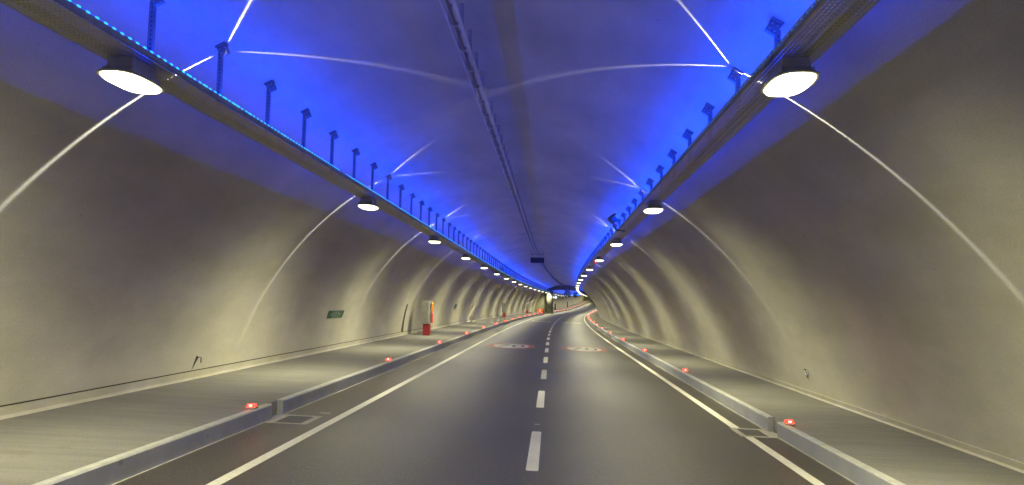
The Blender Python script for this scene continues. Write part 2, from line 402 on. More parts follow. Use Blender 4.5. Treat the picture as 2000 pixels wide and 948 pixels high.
# LED strips on the inner lip of each tray
def led(side, s0, s1, label, near=True):
    d = SIDE[side]; x = d['inner']; L = empty('light_strip', (0, 0, 0)); tag(L, label, 'LED strip')
    z = HT+(.088 if side < 0 else .060)
    x += 0 if side < 0 else .03
    st = stations(s0, s1, 3.0)
    def rib(name, tilt, w, m, dx, dz):
        # normal tilted by tilt degrees away from the road axis
        t = R(tilt)*side; ca, sa = math.cos(t), math.sin(t)
        q = [(x+dx-ca*w/2, z+dz+sa*w/2), (x+dx+ca*w/2, z+dz-sa*w/2)]
        vs, fs = [], []
        for s in st:
            for a, h in q: vs.append(P(s, a, h))
        for k in range(len(st)-1): fs.append((2*k, 2*k+1, 2*k+3, 2*k+2))
        me = bpy.data.meshes.new(name); me.from_pydata(vs, [], fs)
        o = link(name, me, L, [m]); return o
    rib('light_ribbon', -12, .02, M['ribbon_up'], .0, .004)
    rib('light_ribbon', 52, .02, M['ribbon_out'], .014*side, -.004)
    sweep('strip_profile', [(x-.012, HT+.02), (x+.012, HT+.02), (x+.012, z-.008), (x-.012, z-.008)], s0, s1, M['steel'], L, closed=True, crossfall=False, step=3)
    cb = bmesh.new()
    s = max(s0, 3.0)
    while s < min(s1, 46):
        if not (13.9 < s < 14.3):
            bmesh.ops.create_cube(cb, size=1, matrix=Matrix.Translation(P(s, x-.013*side, z-.006)) @ Matrix.Diagonal((.010, .045 if random.random() < .9 else .1, .014, 1)))
        s += .13
    s = 46.0
    if s1 > 46:
        s = max(46.0, s0)
        while s < s1-2:
            L_ = random.choice([1.6, 2.4, 3.2, .8])
            p0, p1 = P(s, x-.013*side, z-.006), P(min(s+L_, s1-.2), x-.013*side, z-.006)
            cyl(cb, p0, p1, .009, n=4)
            s += L_+random.choice([.12, .12, .9, .3])
    from_bm('dot_pattern', cb, M['diode'], L)
led(-1, -20, TEND, 'blue LED strip along the lip of the left cable tray up to the column')
led(1, -20, 290, 'blue LED strip along the lip of the right cable tray')
led(-1, 159.5, 290, 'far blue LED strip beyond the round column')

# ------------------------------------------------------------------ hanging posts
def make_post(side):
    a = SIDE[side]['mid']; top = ceil_h(a)-HT
    t = empty('ceiling_post', (0, 0, 0))
    bm = bmesh.new(); w, dp, th = .058, .042, .004
    L = top-.10
    box(bm, (0, -dp/2, L/2), (w, th, L)); box(bm, (-w/2+th/2, 0, L/2), (th, dp-th, L)); box(bm, (w/2-th/2, 0, L/2), (th, dp-th, L))
    k = 0
    while .05+k*.05 < L-.03:                                        # round fixing holes read as dark dots
        bmesh.ops.create_cube(bm, size=1, matrix=Matrix.Translation((0.004, -dp/2-th/2-.0006, .05+k*.05)) @ Matrix.Diagonal((.014, .001, .022, 1)))
        for f in list(bm.faces)[-6:]: f.material_index = 1
        k += 1
    from_bm('post', bm, [M['dark_steel'], M['fan']], t)
    sl = math.atan2(-(a+1.30), math.sqrt(RT*RT-(a+1.30)**2))        # ceiling slope at the tray
    rot = Matrix.Rotation(-sl, 3, 'Y')
    bm = bmesh.new(); nrm = rot @ Vector((0, 0, 1)); T = Vector((0, 0, top))
    box(bm, T-nrm*.085, (.125, .06, .125), rot, bev=.008)
    box(bm, T-nrm*.012, (.14, .12, .018), rot)
    hd = from_bm('bracket_head', bm, M['dark_steel'], t)
    bm = bmesh.new()
    for x, z in ((-.03, .03), (.03, .03), (-.03, -.03), (.03, -.03)):
        p = T-nrm*.085+rot @ Vector((x, -.030, z)); cyl(bm, p, p+Vector((0, -.007, 0)), .009, n=6)
    from_bm('bolt_pattern', bm, M['bolt'], hd)
    return t
ORD = ['first', 'second', 'third', 'fourth', 'fifth', 'sixth', 'seventh', 'eighth', 'ninth', 'tenth', 'eleventh', 'twelfth', 'thirteenth', 'fourteenth', 'fifteenth',
       'sixteenth', 'seventeenth', 'eighteenth', 'nineteenth', 'twentieth', 'twenty-first', 'twenty-second', 'twenty-third', 'twenty-fourth', 'twenty-fifth', 'twenty-sixth', 'twenty-seventh', 'twenty-eighth', 'twenty-ninth', 'thirtieth', 'thirty-first', 'thirty-second']
SN = {-1: 'left', 1: 'right'}
for side in (-1, 1):
    pr = make_post(side); kids()
    s = 7.56 if side < 0 else 7.62; step = 9.85/6
    k = 0
    while s < TEND-.5:
        o = pr if k == 0 else copy_tree(pr)
        o.location = P(s, SIDE[side]['mid'], HT); o.rotation_euler = (0, 0, head(s))
        if k < 20:
            tag(o, f'{ORD[k]} ceiling post from the camera, holding up the {SN[side]} cable tray', 'hanger post', f'posts hanging the {SN[side]} cable tray')
        else:
            tag(o, f'thin distant ceiling post in the crowded far stretch of the {SN[side]} cable tray', 'hanger post', f'distant posts of the {SN[side]} cable tray')
        s += step; k += 1

# ------------------------------------------------------------------ tunnel lamps
LAMP_S0, LAMP_DS = 7.25, 9.85
LAMP_W = 350.0
BEAM, BROAD, TILT = 12.0, .54, 33.0
def make_lamp():
    t = empty('tunnel_lamp', (0, 0, 0))                             # origin at the tray base, lamp hangs below
    bm = bmesh.new()
    # flared neck between tray and head
    def ring(z, w, l, off=0): return [bm.verts.new((x*w/2, y*l/2+off, z)) for x, y in ((-1, -1), (1, -1), (1, 1), (-1, 1))]
    r = [ring(-.004, .25, .44), ring(-.10, .26, .46), ring(-.17, .32, .60), ring(-.185, .38, .68)]
    for A, B in zip(r, r[1:]):
        for i in range(4): bm.faces.new((A[i], B[i], B[(i+1) % 4], A[(i+1) % 4]))
    bm.faces.new(r[0]); bm.faces.new(r[-1][::-1])
    for i in range(6): box(bm, (-.15+i*.06, 0, -.145), (.008, .52, .07))   # cooling fins
    from_bm('lamp_neck', bm, M['housing'], t)
    bm = bmesh.new(); N = 28
    def el(z, a, b):
        out = []
        for i in range(N):
            c, s_ = math.cos(2*math.pi*i/N), math.sin(2*math.pi*i/N)
            out.append(bm.verts.new((a*math.copysign(abs(c)**.72, c), b*math.copysign(abs(s_)**.72, s_), z)))
        return out
    q = [el(-.186, .17, .34), el(-.186, .218, .405), el(-.205, .224, .412), el(-.205, .202, .385)]
    for A, B in zip(q, q[1:]):
        for i in range(N): bm.faces.new((A[i], A[(i+1) % N], B[(i+1) % N], B[i]))
    bm.faces.new(q[0][::-1])
    for sx in (-1, 1):
        box(bm, (sx*.228, 0, -.197), (.03, .07, .022), bev=.004)
    from_bm('lamp_head', bm, M['housing'], t)
    bm = bmesh.new()
    q = [el(-.204, .201, .384), el(-.226, .188, .362), el(-.246, .145, .28), el(-.256, .08, .15)]
    for A, B in zip(q, q[1:]):
        for i in range(N): bm.faces.new((A[i], A[(i+1) % N], B[(i+1) % N], B[i]))
    bm.faces.new(q[-1])
    from_bm('lamp_lens', bm, M['lens'], t, smooth=True)
    bm = bmesh.new(); box(bm, (0, 0, .10), (.20, .30, .16), bev=.02)
    from_bm('driver_box', bm, M['driver'], t)
    return t
lp = make_lamp(); kids()
ld = bpy.data.lights.new('lamp_light', 'AREA'); ld.shape = 'ELLIPSE'; ld.size = .36; ld.size_y = .70; ld.use_nodes = True; ld.energy = LAMP_W; ld.color = (1.0, .93, .54)
def beam(l, side):
    """two lobes: one aimed at the foot of the wall, one broad lobe straight down"""
    T = l.node_tree; em = [n for n in T.nodes if n.type == 'EMISSION'][0]
    g = T.nodes.new('ShaderNodeNewGeometry'); sx = T.nodes.new('ShaderNodeSeparateXYZ'); T.links.new(g.outputs['Incoming'], sx.inputs[0])
    def mt(op, a, b):
        n = T.nodes.new('ShaderNodeMath'); n.operation = op
        for i, v in enumerate((a, b)):
            if isinstance(v, (int, float)): n.inputs[i].default_value = v
            else: T.links.new(v, n.inputs[i])
        return n.outputs[0]
    x, z = sx.outputs['X'], sx.outputs['Z']
    r2 = mt('ADD', mt('ADD', mt('MULTIPLY', x, x), mt('MULTIPLY', z, z)), 1e-5)
    t = R(TILT)
    dn = mt('ADD', mt('MULTIPLY', x, side*math.sin(t)), mt('MULTIPLY', z, -math.cos(t)))
    c2 = mt('DIVIDE', mt('MULTIPLY', dn, dn), r2); n2 = mt('DIVIDE', mt('MULTIPLY', z, z), r2)
    a = mt('POWER', c2, BEAM/2)
    b = mt('MULTIPLY', n2, BROAD)
    a = mt('MULTIPLY', a, mt('POWER', r2, .35)); T.links.new(mt('ADD', mt('ADD', a, b), .035), em.inputs['Strength'])
LD = {}
for sd in (-1, 1):
    LD[sd] = ld if sd < 0 else ld.copy()
for sd in (-1, 1): beam(LD[sd], sd)
first = True
for side in (-1, 1):
    for k in range(-3, 31):
        s = LAMP_S0+LAMP_DS*k
        if side < 0 and k == 15: s = 153.15
        o = lp if first else copy_tree(lp); first = False
        o.location = P(s, SIDE[side]['mid'], HT); o.rotation_euler = (0, 0, head(s))
        if k < 0:
            tag(o, f'tunnel lamp hanging from the {SN[side]} tray, {ORD[-k-1]} one behind the camera', 'tunnel lamp', f'lamps under the {SN[side]} cable tray')
        else:
            tag(o, f'{ORD[k]} glowing tunnel lamp from the camera, under the {SN[side]} cable tray', 'tunnel lamp', f'lamps under the {SN[side]} cable tray')
        l = bpy.data.objects.new('lamp_light', LD[side]); C.objects.link(l); l.parent = o; l.location = (0, 0, -.262)

# ------------------------------------------------------------------ the narrow blades of light that leak from the gap above each lamp
BLADE = 430.0
def blades(side, Ppx, Qs, w):
    Pp = wall_hit(*Ppx)
    S = Vector((SIDE[side]['mid']-(.06 if side < 0 else .13)*side, (9.202 if side < 0 else 9.262)-.13, HT+.38))
    e = (Pp-S).normalized(); out = []
    for q, g in Qs:
        v = wall_hit(*q)-S; m_ = (v-v.dot(e)*e).normalized(); out.append((m_, e.cross(m_), g))
    return S, e, out
def blade_light(rotz, bl, e, energy, w=.015):
    l = bpy.data.lights.new('leak_light', 'POINT'); l.energy = energy; l.color = (1.0, .98, .92); l.shadow_soft_size = 0.002
    l.use_nodes = True; T = l.node_tree
    em = [n for n in T.nodes if n.type == 'EMISSION'][0]
    g = T.nodes.new('ShaderNodeNewGeometry'); rot = Matrix.Rotation(rotz, 3, 'Z')
    def math_(op, a, b=None, c=None):
        n = T.nodes.new('ShaderNodeMath'); n.operation = op
        for i, v in enumerate((a, b, c)):
            if v is None: continue
            if isinstance(v, (int, float)): n.inputs[i].default_value = v
            else: T.links.new(v, n.inputs[i])
        return n.outputs[0]
    def dot(v):
        n = T.nodes.new('ShaderNodeVectorMath'); n.operation = 'DOT_PRODUCT'; T.links.new(g.outputs['Incoming'], n.inputs[0])
        n.inputs[1].default_value = rot @ v; return n.outputs['Value']
    tot = None
    SG = BLADE_SIGN
    for m_, n_, gain in bl:
        t = math_('DIVIDE', dot(n_), w); t2 = math_('MULTIPLY', t, t)
        ex = math_('EXPONENT', math_('MULTIPLY', t2, -1.0))
        dm = math_('MULTIPLY', dot(m_), SG)
        on = T.nodes.new('ShaderNodeMapRange'); on.interpolation_type = 'SMOOTHSTEP'
        T.links.new(dm, on.inputs['Value']); on.inputs['From Min'].default_value = .18; on.inputs['From Max'].default_value = .95
        on.inputs['To Min'].default_value = 0; on.inputs['To Max'].default_value = gain
        if gain < 1.2:                                              # the ceiling blades fade towards the crown
            off = T.nodes.new('ShaderNodeMapRange'); off.interpolation_type = 'SMOOTHSTEP'
            lo, hi = (.10, .40) if gain == 1.0 else (-.26, .06)
            T.links.new(dot(e), off.inputs['Value']); off.inputs['From Min'].default_value = lo; off.inputs['From Max'].default_value = hi
            on2 = math_('MULTIPLY', on.outputs[0], off.outputs[0])
        else: on2 = on.outputs[0]
        v = math_('MULTIPLY', ex, on2); tot = v if tot is None else math_('ADD', tot, v)
    T.links.new(tot, em.inputs['Strength'])
    return l
BLADE_SIGN = 1.0
for side, Ppx, Qs in ((-1, (437, 100), [((486, 8), .6), ((650, 115), 1.0), ((160, 268), 1.5)]),
                      (1, (1428, 130), [((1325, 0), .7), ((1150, 138), 1.0), ((1760, 350), 1.5)])):
    S, e, bl = blades(side, Ppx, Qs, .015)
    for k in range(0, 12):
        s = S.y+LAMP_DS*k
        if s > TEND: break
        l = blade_light(head(s), bl, e, BLADE*(1.0 if k < 2 else 1.4))
        o = bpy.data.objects.new('leak_light', l); C.objects.link(o)
        o.location = P(s, S.x, S.z)

# ------------------------------------------------------------------ crown cable run
HCR = CAMH+3.66; ACR = -1.34
cr = empty('ceiling_cable_run', (0, 0, 0)); tag(cr, 'pale rails and a brown pipe running along the crown of the vault', 'cable run')
CE = 152
for a, w in ((-.085, .026), (.075, .05)):
    sweep('rail', [(ACR+a-w/2, HCR), (ACR+a+w/2, HCR), (ACR+a+w/2, HCR+.035), (ACR+a-w/2, HCR+.035)], 4, CE, M['rail'], cr, closed=True, crossfall=False)
pf = [(ACR-.012+.022*math.cos(k*math.pi/4), HCR+.03+.022*math.sin(k*math.pi/4)) for k in range(8)]
sweep('pipe', pf, 4, CE, M['conduit'], cr, closed=True, smooth=True, crossfall=False)
def brk_bm(bm, s):
    b0 = P(s, ACR, 0); t = Matrix.Rotation(head(s), 3, 'Z')
    top = ceil_h(ACR)
    def bx(x, z, sx, sy, sz): box(bm, P(s, ACR+x, z), (sx, sy, sz), t)
    bx(-.085, (HCR+.045+top-.02)/2, .03, .025, top-HCR-.06); bx(.075, (HCR+.045+top-.02)/2, .03, .025, top-HCR-.06)
    bx(-.005, HCR+.052, .22, .03, .03); bx(-.012, HCR+.03, .056, .05, .056)
s = 7.7; k = 0; rest = bmesh.new()
sb = None
while s < CE:
    if k < 100:
        if sb is None:
            bm = bmesh.new(); top = ceil_h(ACR)-HCR
            box(bm, (-.085, 0, (.04+top)/2), (.05, .03, top-.04)); box(bm, (.075, 0, (.04+top)/2), (.05, .03, top-.04))
            box(bm, (-.005, 0, .052), (.22, .04, .03)); box(bm, (-.012, 0, .03), (.056, .05, .056), bev=.008)
            sb = from_bm('rail_bracket', bm, M['steel'], cr); o = sb
        else:
            o = sb.copy(); C.objects.link(o); o.parent = cr
        o.location = P(s, ACR, HCR); o.rotation_euler = (0, 0, head(s))
    else: brk_bm(rest, s)
    s += .97; k += 1
o = from_bm('rail_bracket', rest, M['dark_steel'], cr); o['kind'] = 'stuff'

# ------------------------------------------------------------------ red kerb studs
def make_stud():
    t = empty('kerb_light', (0, 0, 0)); bm = bmesh.new()
    box(bm, (0, 0, .012), (.10, .12, .022), bev=.005); from_bm('stud_base', bm, M['stud'], t)
    bm = bmesh.new()
    vs = [(-.045, -.045, .022), (.045, -.045, .022), (.045, .03, .022), (-.045, .03, .022), (-.038, -.025, .05), (.038, -.025, .05), (.038, .02, .05), (-.038, .02, .05)]
    v = [bm.verts.new(x) for x in vs]
    for f in ((0, 1, 5, 4), (1, 2, 6, 5), (2, 3, 7, 6), (3, 0, 4, 7), (4, 5, 6, 7)): bm.faces.new([v[i] for i in f])
    ln = from_bm('red_lens', bm, M['red_lens'], t)
    bm = bmesh.new(); box(bm, (0, -.037, .037), (.034, .022, .013), Matrix.Rotation(R(-55), 3, 'X')); from_bm('diode', bm, M['red_core'], ln)
    bm = bmesh.new(); box(bm, (.0, .045, .03), (.07, .012, .018)); from_bm('clear_lens', bm, M['white_lens'], t)
    return t
st = make_stud(); kids(); first = True
for side, s0, n in ((-1, 11.8, 28), (1, 12.85, 26)):
    s = s0; k = 0
    while k < n and s < 300:
        if not (side < 0 and 150 < s < 165):
            o = st if first else copy_tree(st); first = False
            a = AL-.10 if side < 0 else AR+.12
            o.location = P(s, a, gz(a)+KERB+.004); o.scale = (1.4, 1.4, 1.4); o.rotation_euler = (0, 0, head(s))
            tag(o, f'{ORD[k]} glowing red stud from the camera, on the {SN[side]} kerb', 'kerb light', f'red studs along the {SN[side]} kerb'); k += 1
        s += 9.95 if side < 0 else 9.75

# ------------------------------------------------------------------ drain grates
def grate(a0, a1, s0, s1, label):
    g = empty('drain_grate', P((s0+s1)/2, (a0+a1)/2, gz((a0+a1)/2))); tag(g, label, 'drain grate', 'gutter drains below the kerb slots')
    o0 = g.location; fw = .11
    def rel(bm, a, b, c, d, h, mi=0):
        f = bm.faces.new([bm.verts.new(P(y, x, gz(x)+h)-o0) for x, y in ((a, c), (b, c), (b, d), (a, d))])
    bm = bmesh.new()
    for q in ((a0, a1, s0, s0+fw), (a0, a1, s1-fw, s1), (a0, a0+fw, s0+fw, s1-fw), (a1-fw, a1, s0+fw, s1-fw)): rel(bm, *q, .007)
    from_bm('frame', bm, M['mortar'], g)
    bm = bmesh.new(); rel(bm, a0+fw, a1-fw, s0+fw, s1-fw, .0045)
    x = a0+fw+.03
    while x < a1-fw-.01:
        box(bm, P((s0+s1)/2, x, gz(x)+.007)-o0, (.02, s1-s0-2*fw-.02, .008)); x += .045
    from_bm('grating', bm, M['iron'], g)
grate(-4.60, -3.94, 12.02, 12.92, 'square drain cover with a pale mortar frame below the wide pavement kerb slot')
grate(3.20, 3.80, 12.95, 13.86, 'square drain cover crossed by the white edge line, below the right kerb slot')

# ------------------------------------------------------------------ painted speed roundels and words
def txt_mesh(txt):
    cu = bpy.data.curves.new('lettering', 'FONT'); cu.body = txt; cu.align_x = 'CENTER'; cu.align_y = 'CENTER'; cu.resolution_u = 4
    o = bpy.data.objects.new('lettering', cu); C.objects.link(o); bpy.context.view_layer.update()
    me = bpy.data.meshes.new_from_object(o.evaluated_get(bpy.context.evaluated_depsgraph_get()))
    bpy.data.objects.remove(o); bpy.data.curves.remove(cu)
    xs = [v.co.x for v in me.vertices]; ys = [v.co.y for v in me.vertices]
    cx, cy, w, h = (min(xs)+max(xs))/2, (min(ys)+max(ys))/2, max(xs)-min(xs), max(ys)-min(ys)
    for v in me.vertices: v.co.x = (v.co.x-cx)/w; v.co.y = (v.co.y-cy)/h; v.co.z = 0
    return me
def flat_text(name, txt, s0, a0, W, L, h, m, parent=None, o0=Vector((0, 0, 0))):
    me = txt_mesh(txt)
    for v in me.vertices:
        a = a0+v.co.x*W; v.co = P(s0+v.co.y*L, a, gz(a)+h)-o0
    me.name = name; me.materials.clear()
    return link(name, me, parent, [m])
def roundel(s0, a0, W, L, label):
    c0 = P(s0, a0, gz(a0)); t = empty('speed_marking', c0); tag(t, label, 'road marking', 'painted speed limit roundels')
    N = 48
    def pt(r1, r2, i, h):
        an = 2*math.pi*i/N; a = a0+r1*math.cos(an); return P(s0+r2*math.sin(an), a, gz(a)+h)-c0
    bm = bmesh.new()
    A = [bm.verts.new(pt(W/2, L/2, i, .004)) for i in range(N)]; B = [bm.verts.new(pt(W/2*.745, L/2*.80, i, .004)) for i in range(N)]
    for i in range(N): bm.faces.new((A[i], A[(i+1) % N], B[(i+1) % N], B[i]))
    from_bm('red_ring', bm, M['red_paint'], t)
    bm = bmesh.new(); bm.faces.new([bm.verts.new(pt(W/2*.745, L/2*.80, i, .004)) for i in range(N)])
    from_bm('white_disc', bm, M['worn_paint'], t)
    flat_text('numerals', '70', s0, a0, W*.58, L*.50, .008, M['black_paint'], t, c0)
roundel(36.3, -1.96, 2.30, 4.3, 'red ringed white roundel reading 70 painted on the left lane')
roundel(36.3, 1.55, 2.22, 4.3, 'red ringed white roundel reading 70 painted on the right lane')
for a0, s0, nm in ((-1.95, 87.5, 'left'), (1.55, 86.0, 'right')):
    o = flat_text('road_word', 'YAVA\u015e', s0, a0, 2.3, 4.6, .004, M['paint'])
    tag(o, f'white word YAVA\u015e painted across the {nm} lane', 'road marking')

# ------------------------------------------------------------------ emergency cabinets on the wide pavement
def make_cab():
    t = empty('emergency_cabinet', (0, 0, 0))
    bm = bmesh.new(); box(bm, (0, 0, .29), (.36, .30, .58), bev=.01); from_bm('base', bm, M['cab_red'], t)
    bm = bmesh.new(); box(bm, (-.06, 0, 1.16), (.40, .40, 1.16), bev=.012); body = from_bm('box', bm, M['cab_grey'], t)
    bm = bmesh.new(); box(bm, (-.06, -.203, 1.15), (.33, .006, 1.06), bev=.002); d = from_bm('door', bm, M['dark_steel'], body)
    bm = bmesh.new(); box(bm, (.07, -.212, 1.15), (.02, .012, .10)); from_bm('handle', bm, M['stud'], d)
    bm = bmesh.new(); box(bm, (.01, .04, 1.80), (.36, .05, .03)); box(bm, (.18, .04, 1.25), (.03, .05, 1.12)); from_bm('bracket', bm, M['dark_steel'], t)
    bm = bmesh.new(); cyl(bm, (.26, .03, 1.26), (.26, .03, 1.62), .06, .07, 14); cyl(bm, (.26, .03, 1.62), (.26, .03, 1.70), .07, .03, 14); cyl(bm, (.26, .03, 1.20), (.26, .03, 1.26), .04, .06, 14)
    from_bm('beacon', bm, M['orange'], t, smooth=False)
    bm = bmesh.new(); cyl(bm, (.25, .03, .62), (.25, .03, 1.08), .055, .055, 14); cyl(bm, (.25, .03, 1.08), (.25, .03, 1.17), .055, .02, 14); from_bm('extinguisher', bm, M['pink'], t)
    bm = bmesh.new()
    pts = [(-.17, .0, .14), (-.3, .02, .17), (-.42, .04, .15), (-.44, .05, .03), (-.46, .06, .0)]
    for p, q in zip(pts, pts[1:]): cyl(bm, p, q, .022, n=8)
    from_bm('conduit', bm, M['steel'], t)
    return t
cab = make_cab(); kids()
for i, (s, a) in enumerate(((38.2, -6.42), (90.0, -6.5), (128.0, -6.45), (203.0, -6.6), (243, -6.6))):
    o = cab if i == 0 else copy_tree(cab)
    o.location = P(s, a, gz(a)+KERB); o.rotation_euler = (0, 0, head(s))
    if i > 0:
        for ch in [x for x in o.children if x.name.startswith(('beacon', 'extinguisher'))]: bpy.data.objects.remove(ch)
    tag(o, ['tall grey over red emergency cabinet with orange beacon, nearest the camera', 'second emergency cabinet along the wide pavement, grey above a red foot',
            'third emergency cabinet, small and reddish, shortly before the round column', 'small dark emergency cabinet beyond the column, under the first jet fan',
            'tiny last emergency cabinet beyond the column, close to the bend'][i], 'emergency cabinet', 'emergency cabinets along the wide pavement')
# slanted dark strips laid on the lining as painted shadow before each cabinet
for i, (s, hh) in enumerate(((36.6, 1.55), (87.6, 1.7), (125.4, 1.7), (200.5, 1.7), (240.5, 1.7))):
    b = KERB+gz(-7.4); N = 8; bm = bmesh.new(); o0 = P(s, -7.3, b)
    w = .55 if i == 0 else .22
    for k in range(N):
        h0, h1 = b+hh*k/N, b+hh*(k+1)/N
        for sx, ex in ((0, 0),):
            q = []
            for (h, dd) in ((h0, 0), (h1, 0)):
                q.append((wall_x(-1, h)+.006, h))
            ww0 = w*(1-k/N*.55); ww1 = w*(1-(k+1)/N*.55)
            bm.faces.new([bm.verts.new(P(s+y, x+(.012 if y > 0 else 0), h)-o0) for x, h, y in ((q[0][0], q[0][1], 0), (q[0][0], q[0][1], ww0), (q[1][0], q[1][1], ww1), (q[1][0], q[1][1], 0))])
    o = from_bm('wall_shadow', bm, M['joint_and_shade']); o.location = o0
    tag(o, f'dark slanting strip painted as shadow on the wall just before the {ORD[i]} emergency cabinet', 'painted shadow', 'painted shadow strips on the wall before the cabinets')

# ------------------------------------------------------------------ exit signs on the wide side wall
def wall_frame(px, py):
    p = wall_hit(px, py); n = Vector((acen(p.z)-p.x, 0, HC0-p.z)).normalized(); up = Vector((-n.z, 0, n.x))
    if up.z < 0: up = -up
    return p, n, up
def exit_sign(loc, nrm, up, label, W=1.15, H=.42):
    t = empty('exit_sign', loc); tag(t, label, 'exit sign')
    al = Vector((0, 1, 0)); mm = Matrix((al, up, nrm)).transposed()           # local x along road, y up the wall, z off the wall
    t.rotation_euler = mm.to_euler()
    bm = bmesh.new(); box(bm, (0, 0, .012), (W, H, .02), bev=.004); from_bm('panel', bm, M['green'], t)
    bm = bmesh.new(); z = .0245
    def quad(*pts): bm.faces.new([bm.verts.new((x, y, z)) for x, y in pts])
    for sg in (-1, 1):                                             # running figure and arrow on each half
        cx = sg*.27
        bmesh.ops.create_circle(bm, cap_ends=True, segments=12, radius=.032, matrix=Matrix.Translation((cx+sg*.02, .125, z)))
        quad((cx-.03, .085), (cx+.03, .085), (cx+.012, -.02), (cx-.05, -.02))
        quad((cx-.05, -.02), (cx-.01, -.02), (cx-.07, -.15), (cx-.11, -.14))
        quad((cx-.01, -.02), (cx+.03, -.02), (cx+.09, -.13), (cx+.05, -.15))
        quad((cx+.03, .08), (cx+.04, .05), (cx+.11, .03), (cx+.11, .06))
        quad((cx-.03, .08), (cx-.04, .05), (cx-.11, .01), (cx-.12, .04))
        ax = sg*.47
        quad((ax+sg*.07, 0), (ax, .07), (ax, -.07)); quad((ax, .02), (ax, -.02), (ax-sg*.06, -.02), (ax-sg*.06, .02))
    quad((-.06, .19), (.0, .19), (-.02, -.19), (-.08, -.19)); quad((.03, .19), (.06, .19), (.04, -.19), (.01, -.19))
    from_bm('pictogram', bm, M['sign_white'], t)
p, n, up = wall_frame(655, 614)
exit_sign(p, n, up, 'green exit sign with white running figures, the clearest one on the wide side wall', 1.75, .27)
ss = 55.0; h = 1.75; x = wall_x(-1, h); n = Vector((acen(h)-x, 0, HC0-h)).normalized(); up = Vector((-n.z, 0, n.x)); up = up if up.z > 0 else -up
exit_sign(P(ss, x+.0, h), n, up, 'faint far exit sign on the wall past the first emergency cabinet', 1.2, .4)

# small fixtures low on the walls
p, n, up = wall_frame(384, 697)
t = empty('wall_hook', p); tag(t, 'small dark bent steel hook with its shadow shaped on, low on the wall above the wide pavement', 'wall hook')
bm = bmesh.new(); box(bm, n*.05, (.10, .02, .012)); box(bm, n*.10+Vector((0, 0, -.05)), (.014, .018, .10)); box(bm, n*.012+up*-.02, (.02, .05, .08)); cyl(bm, n*.02, n*.03-up*.30+Vector((0, -.16, 0)), .026, .006, n=8); from_bm('hook', bm, M['iron'], t)  # the long slanting spike stands in for the hook's shadow
p, n, up = wall_frame(1576, 727)
t = empty('wall_plate', p); tag(t, 'small white plate with a black clip, low on the wall above the narrow pavement', 'wall plate')
mm = Matrix((up.cross(n), up, n)).transposed(); t.rotation_euler = mm.to_euler()
bm = bmesh.new(); box(bm, (0, 0, .012), (.16, .11, .016), bev=.003); from_bm('plate', bm, M['plate'], t)
bm = bmesh.new(); box(bm, (0, .06, .03), (.11, .014, .03)); box(bm, (.0, .02, .024), (.016, .07, .006)); box(bm, (.03, -.012, .022), (.03, .03, .004)); from_bm('clip', bm, M['iron'], t)
bm = bmesh.new(); cyl(bm, (.085, .0, .03), (.10, -.07, .05), .004, .007, n=8); cyl(bm, (.10, -.07, .05), (.10, -.15, .03), .016, .004, n=8); from_bm('hanging_shadow', bm, M['iron'], t)  # dark hanging spike: the plate's shadow built as a solid shape

# ------------------------------------------------------------------ overhead sign, camera, beacons
s = 53.6; t = empty('overhead_sign', P(s, -1.18, CAMH+3.12)); t.rotation_euler = (0, 0, head(s))
tag(t, 'blank dark box sign hanging from the crown over the centre line', 'overhead sign')
bm = bmesh.new(); box(bm, (0, 0, 0), (.98, .16, .37), bev=.01); from_bm('case', bm, M['sign_case'], t)
bm = bmesh.new(); box(bm, (0, -.082, 0), (.92, .006, .31)); from_bm('face', bm, M['sign_face'], t)
bm = bmesh.new()
for x in (-.40, .40): cyl(bm, (x, 0, .18), (x, 0, .74), .012, n=8)
box(bm, (0, 0, .42), (.84, .03, .03)); from_bm('hanger', bm, M['dark_steel'], t)

t = empty('tunnel_camera', P(22.6, 1.80, CAMH+2.42)); tag(t, 'dark surveillance camera on a curved arm beside the right cable tray', 'camera')
bm = bmesh.new(); rt = Matrix.Rotation(R(-38), 3, 'Y') @ Matrix.Rotation(R(10), 3, 'X')
box(bm, (-.02, 0, .16), (.20, .42, .17), rt, bev=.015); box(bm, (-.04, -.02, .265), (.24, .48, .014), rt); from_bm('camera_body', bm, M['cam_body'], t)
bm = bmesh.new(); d = rt @ Vector((0, -1, 0)); p0 = Vector((-.02, 0, .16))+d*.20; cyl(bm, p0, p0+d*.03, .06, n=20); from_bm('camera_lens', bm, M['cam_glass'], t)
bm = bmesh.new(); pts = [(0, 0, .08), (.02, 0, -.06), (.10, 0, -.15), (.24, 0, -.17), (.36, 0, -.19)]
for p, q in zip(pts, pts[1:]): cyl(bm, p, q, .018, n=10)
cyl(bm, (0, 0, .05), (0, 0, .10), .04, n=12); from_bm('arm', bm, M['cam_body'], t)

for i, (s, a, dz, sz) in enumerate(((39.4, 2.27, -.12, .13), (49.3, 2.27, -.12, .08))):
    t = empty('red_beacon', P(s, a-.02, HT)); tag(t, ['dull red beacon box fixed under the right tray before its fourth lamp', 'tiny red beacon under the right tray before its fifth lamp'][i], 'beacon')
    bm = bmesh.new(); box(bm, (0, 0, -.03), (sz*1.2, .10, .05), bev=.004); from_bm('mount', bm, M['dark_steel'], t)
    bm = bmesh.new(); cyl(bm, (0, 0, -.055), (0, 0, -.06-sz), sz*.75, sz*.6, 16); from_bm('beacon_lens', bm, M['red_signal'], t)

